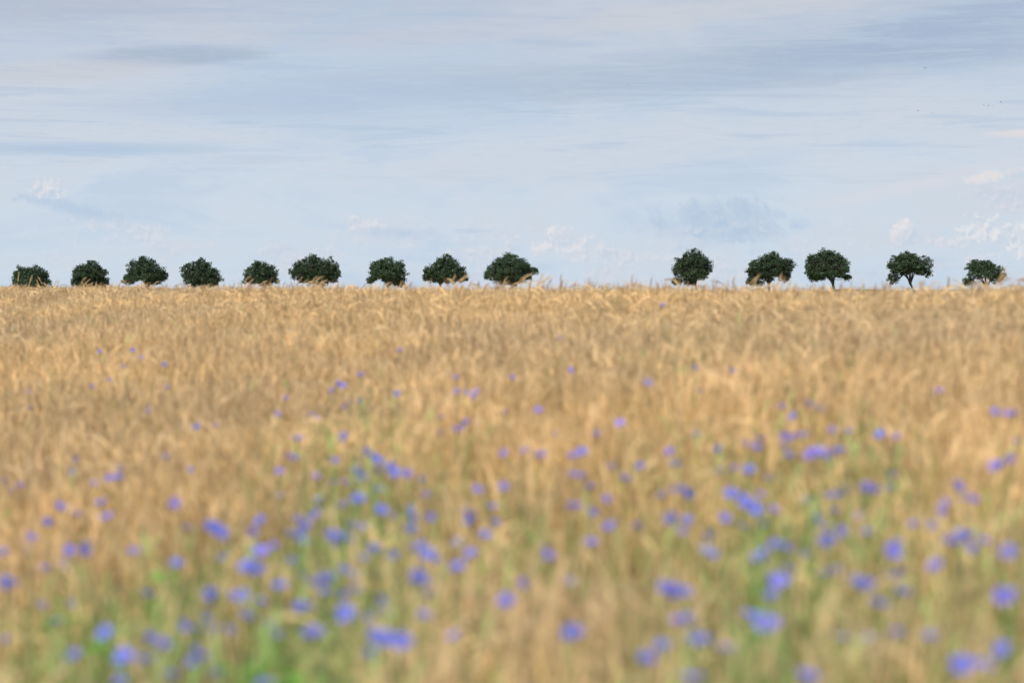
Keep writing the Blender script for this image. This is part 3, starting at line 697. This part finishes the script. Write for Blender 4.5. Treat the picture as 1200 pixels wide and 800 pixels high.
for (c, bd, hue), items in cells.items():
    items.sort()
    for i, (qx, qy, s, h) in enumerate(items):
        dz = {'s': .06, 'm': .06, 'l': .07, 'p': .005}[s] + (.17 if qy < 400 else .03 if qy < 465 else 0)
        x, y, z = on_field(qx, qy, dz)
        g0 = float(ground(x, y)); (pe, he, ca), st, lv, e = FP[fr.randrange(5)]
        k = (z-g0)/.82
        root = bpy.data.objects.new('cornflower', None); C.objects.link(root); yw = fr.uniform(0, 2*PI)
        root.rotation_euler = (0, 0, yw); off = Vector((e.x, e.y, 0)); off.rotate(Euler((0, 0, yw)))
        root.location = (x-off.x, y-off.y, g0)
        wtxt = 'below the treeless gap' if c == 'gap' else 'below the %s tree from left' % ORD[c]
        tag(root, HUE[h] + BSHORT[bd] + ' ' + wtxt + rank(i, len(items)), 'cornflower', 'cornflowers growing among the barley')
        so = link('stem', st, root); so.scale = (1, 1, k)
        for l_ in lv[:5]:
            lo = link('leaf', l_, root); lo.scale = (1, 1, k)
        hd = link('flower_head', pe, root, (e.x, e.y, e.z*k))
        big = {'s': .85, 'm': .98, 'l': 1.12, 'p': .85}[s]*fr.uniform(.82, 1.1); hd.scale = (big,)*3
        hd.rotation_euler = Euler((fr.uniform(.1, .95), 0, -yw + fr.uniform(-.8, .8)))     # most heads face the light and the path
        hc = link('heart', he, hd); cc = link('calyx', ca, hd)
        tintc = {'b': (1., 1.05, 1.), 'v': ((1.4, 1.08, .98) if qy < 620 else (1.18, 1.04, 1.)), 'w': (2.3, 2.1, .85)}[h]
        v = fr.uniform(.7, 1.15); hd.color = (tintc[0]*v, tintc[1]*v, tintc[2]*v, 1); hc.color = hd.color

# green cornflower shoots without open flowers, one mass
gp = bpy.data.collections.new('green_prototypes')
for q in range(4):
    r = random.Random(90+q); st, lv, e = cornflower_green(r, .72, Vector((0, 0, 1)))
    st2 = MB(); st2.tube([e, e+Vector((0, 0, .006)), e+Vector((0, 0, .014)), e+Vector((0, 0, .018))], [.002, .0045, .004, .001], m_calyx, 5)
    extra = []
    for w in range(6):
        b = MB(); z = .15+.1*w; a = w*1.9+r.random(); d = Vector((math.cos(a), math.sin(a), 0)); ln = r.uniform(.1, .18)
        b.blade([Vector((0, 0, z)) + d*(ln*t*.6) + Vector((0, 0, ln*(1.0*t-.4*t*t))) for t in (0, .35, .7, 1)], [.003, .008, .007, .001], m_green, side=Vector((-d.y, d.x, 0)))
        extra.append(b)
    gp.objects.link(bpy.data.objects.new('green_%d' % q, join([st, st2]+lv+extra).mesh('green_shoot', False)))
X2, Y2 = field_points(330, 3.2, 30)
t2 = crop_top(X2, Y2); q1, q2 = project(X2, Y2, t2); G2 = greenness(q1, q2)
k2 = R.rand(len(X2)) < G2*.95 + .006
X2, Y2, t2, G2 = X2[k2], Y2[k2], t2[k2], G2[k2]; n2 = len(X2)
s2 = R.uniform(.85, 1.18, n2)
scatter('cornflower_foliage', np.stack([X2, Y2, t2-CROP], 1), np.stack([R.normal(0, .12, n2), R.normal(0, .12, n2), R.uniform(0, 6.28, n2)], 1),
        np.stack([s2, s2, s2*1.06], 1), R.randint(0, 4, n2), np.zeros((n2, 3)), gp)

# ------------------------------------------------------------------ leafy weeds, the bright green patches
def weed(px, py, size, nl, label, seed):
    r = random.Random(seed); x, y, z = on_field(px, py, .04); g0 = float(ground(x, y)); h = z-g0
    root = bpy.data.objects.new('leafy_weed', None); C.objects.link(root); root.location = (x, y, g0)
    tag(root, label, 'weed', 'green weeds among the barley')
    st = MB(); pts = [Vector((.02*math.sin(t*3), .01*t, h*t)) for t in (0, .25, .5, .75, 1)]; st.tube(pts, [.004, .0035, .003, .0025, .002], m_weed, 5)
    link('stem', st.mesh('weed_stem'), root)
    for i in range(nl):
        lf = MB(); t = .45+.58*i/nl; a = i*2.4 + r.uniform(-.3, .3); d = Vector((math.cos(a), math.sin(a), 0)); s = Vector((-d.y, d.x, 0))
        o = Vector((.02*math.sin(t*3), .01*t, h*min(t, 1))); ln = size*r.uniform(.7, 1.1); up = r.uniform(.2, .8); k = lf.mi(m_weed)
        P_ = []
        for tt, w in ((0, .02), (.25, .22), (.5, .3), (.75, .2), (1, .0)):
            c0 = o + d*(ln*tt) + Vector((0, 0, ln*(up*tt-.7*tt*tt))); P_.append((c0, w*ln))
        for c0, w in P_: lf.v += [c0-s*w+Vector((0, 0, w*.35)), c0, c0+s*w+Vector((0, 0, w*.35))]
        for q in range(4):
            b = 3*q; lf.f += [(b, b+1, b+4, b+3), (b+1, b+2, b+5, b+4)]; lf.m += [k, k]
        link('leaf', lf.mesh('weed_leaf'), root)
weed(187, 672, .075, 16, 'bright green leafy weed among barley below the third tree, upper of two', 1)
weed(172, 700, .06, 12, 'darker leafy weed just below the bright green one at lower left', 2)
weed(305, 778, .09, 22, 'brightest green broad-leaved weed at the bottom edge below the fifth tree', 3)
weed(330, 745, .07, 14, 'green leafy weed right above the broad-leaved one near the bottom', 4)
weed(10, 590, .04, 8, 'small dark green weed at the left edge of the field', 5)
weed(562, 656, .04, 9, 'small green weed just right of a violet cornflower below the eighth tree', 6)
weed(95, 722, .06, 13, 'green leafy weed at lower left between two blue cornflowers', 7)
weed(400, 770, .05, 10, 'green leafy weed at the bottom below the sixth tree', 8)
weed(855, 775, .05, 9, 'green leafy weed at the bottom between the tenth and eleventh trees', 9)
weed(1178, 665, .045, 10, 'green leafy weed at the right edge of the field', 10)

weed(118, 752, .08, 16, 'dark green weed below the deep blue cornflower near the bottom left corner', 21)
weed(60, 700, .06, 12, 'dark green weed near the left edge below the first tree, second lowest there', 22)
weed(275, 790, .09, 18, 'dark green weed cut by the bottom edge, left of the brightest one', 23)
weed(350, 790, .08, 16, 'green weed cut by the bottom edge, right of the brightest one', 24)
weed(430, 690, .06, 12, 'green weed among blue cornflowers below the seventh tree', 25)
weed(200, 655, .06, 12, 'light green weed just above the upper bright one at lower left', 26)
weed(885, 690, .06, 12, 'green weed among cornflowers below the eleventh tree', 27)

# ------------------------------------------------------------------ birds
def bird(px, py, span, label, bank, D=300):
    mb = MB(); k = mb.mi(m_bird); span *= 1.3; L_ = span*.42
    mb.tube([(0, -L_*.5, 0), (0, -L_*.42, .0), (0, -L_*.2, 0), (0, L_*.1, 0), (0, L_*.4, 0), (0, L_*.62, 0)],
            [.004, L_*.13, L_*.2, L_*.18, L_*.1, L_*.04], m_bird, 7, .85)
    for s in (-1, 1):
        b = len(mb.v); w = span/2
        for (a, y0, y1, z) in ((.0, -.16, .14, .0), (.45, -.22, .06, .30), (.8, -.10, .06, .22), (1.0, .06, .09, .12)):
            for (yy, dz) in ((y0, .006), (y1, 0.), ): mb.v.append(Vector((s*w*a, yy*span, z*w+dz)))
        for q in range(3): mb.f.append((b+2*q, b+2*q+1, b+2*q+3, b+2*q+2)); mb.m.append(k)
    b = len(mb.v); mb.v += [Vector((-.01, L_*.55, 0)), Vector((.01, L_*.55, 0)), Vector((L_*.16, L_*.9, 0)), Vector((0, L_*.8, 0)), Vector((-L_*.16, L_*.9, 0))]
    mb.f.append((b, b+1, b+2, b+3, b+4)); mb.m.append(k)
    o = link('bird', mb.mesh('bird'), loc=((px-600)/F*D, D, EYE+(HOR-py)/F*D)); o.rotation_euler = (.1, bank, rnd.uniform(-1.2, 1.2))
    tag(o, label, 'bird', 'small dark birds flying in the sky')
bird(735.5, 100, .24, 'lone tiny dark bird high in the middle of the sky', .3)
bird(1083, 80.5, .30, 'dark bird highest above the thirteenth tree', -.2)
bird(1075, 130.5, .28, 'small dark bird lower down above the thirteenth tree, left of the flock', .2)
bird(1092, 133, .2, 'faintest bird, just right of the lower bird above the thirteenth tree', .1)
bird(1152, 123, .34, 'leftmost bird of the small flock at upper right', .1)
bird(1158, 122.3, .24, 'upper bird of the close pair in the upper-right flock', -.3)
bird(1157.5, 124.6, .24, 'lower bird of the close pair in the upper-right flock', .4)
bird(1163, 125, .28, 'bird just right of the close pair in the upper-right flock', -.1)
bird(1172, 120.3, .30, 'rightmost and highest bird of the upper-right flock', .2)
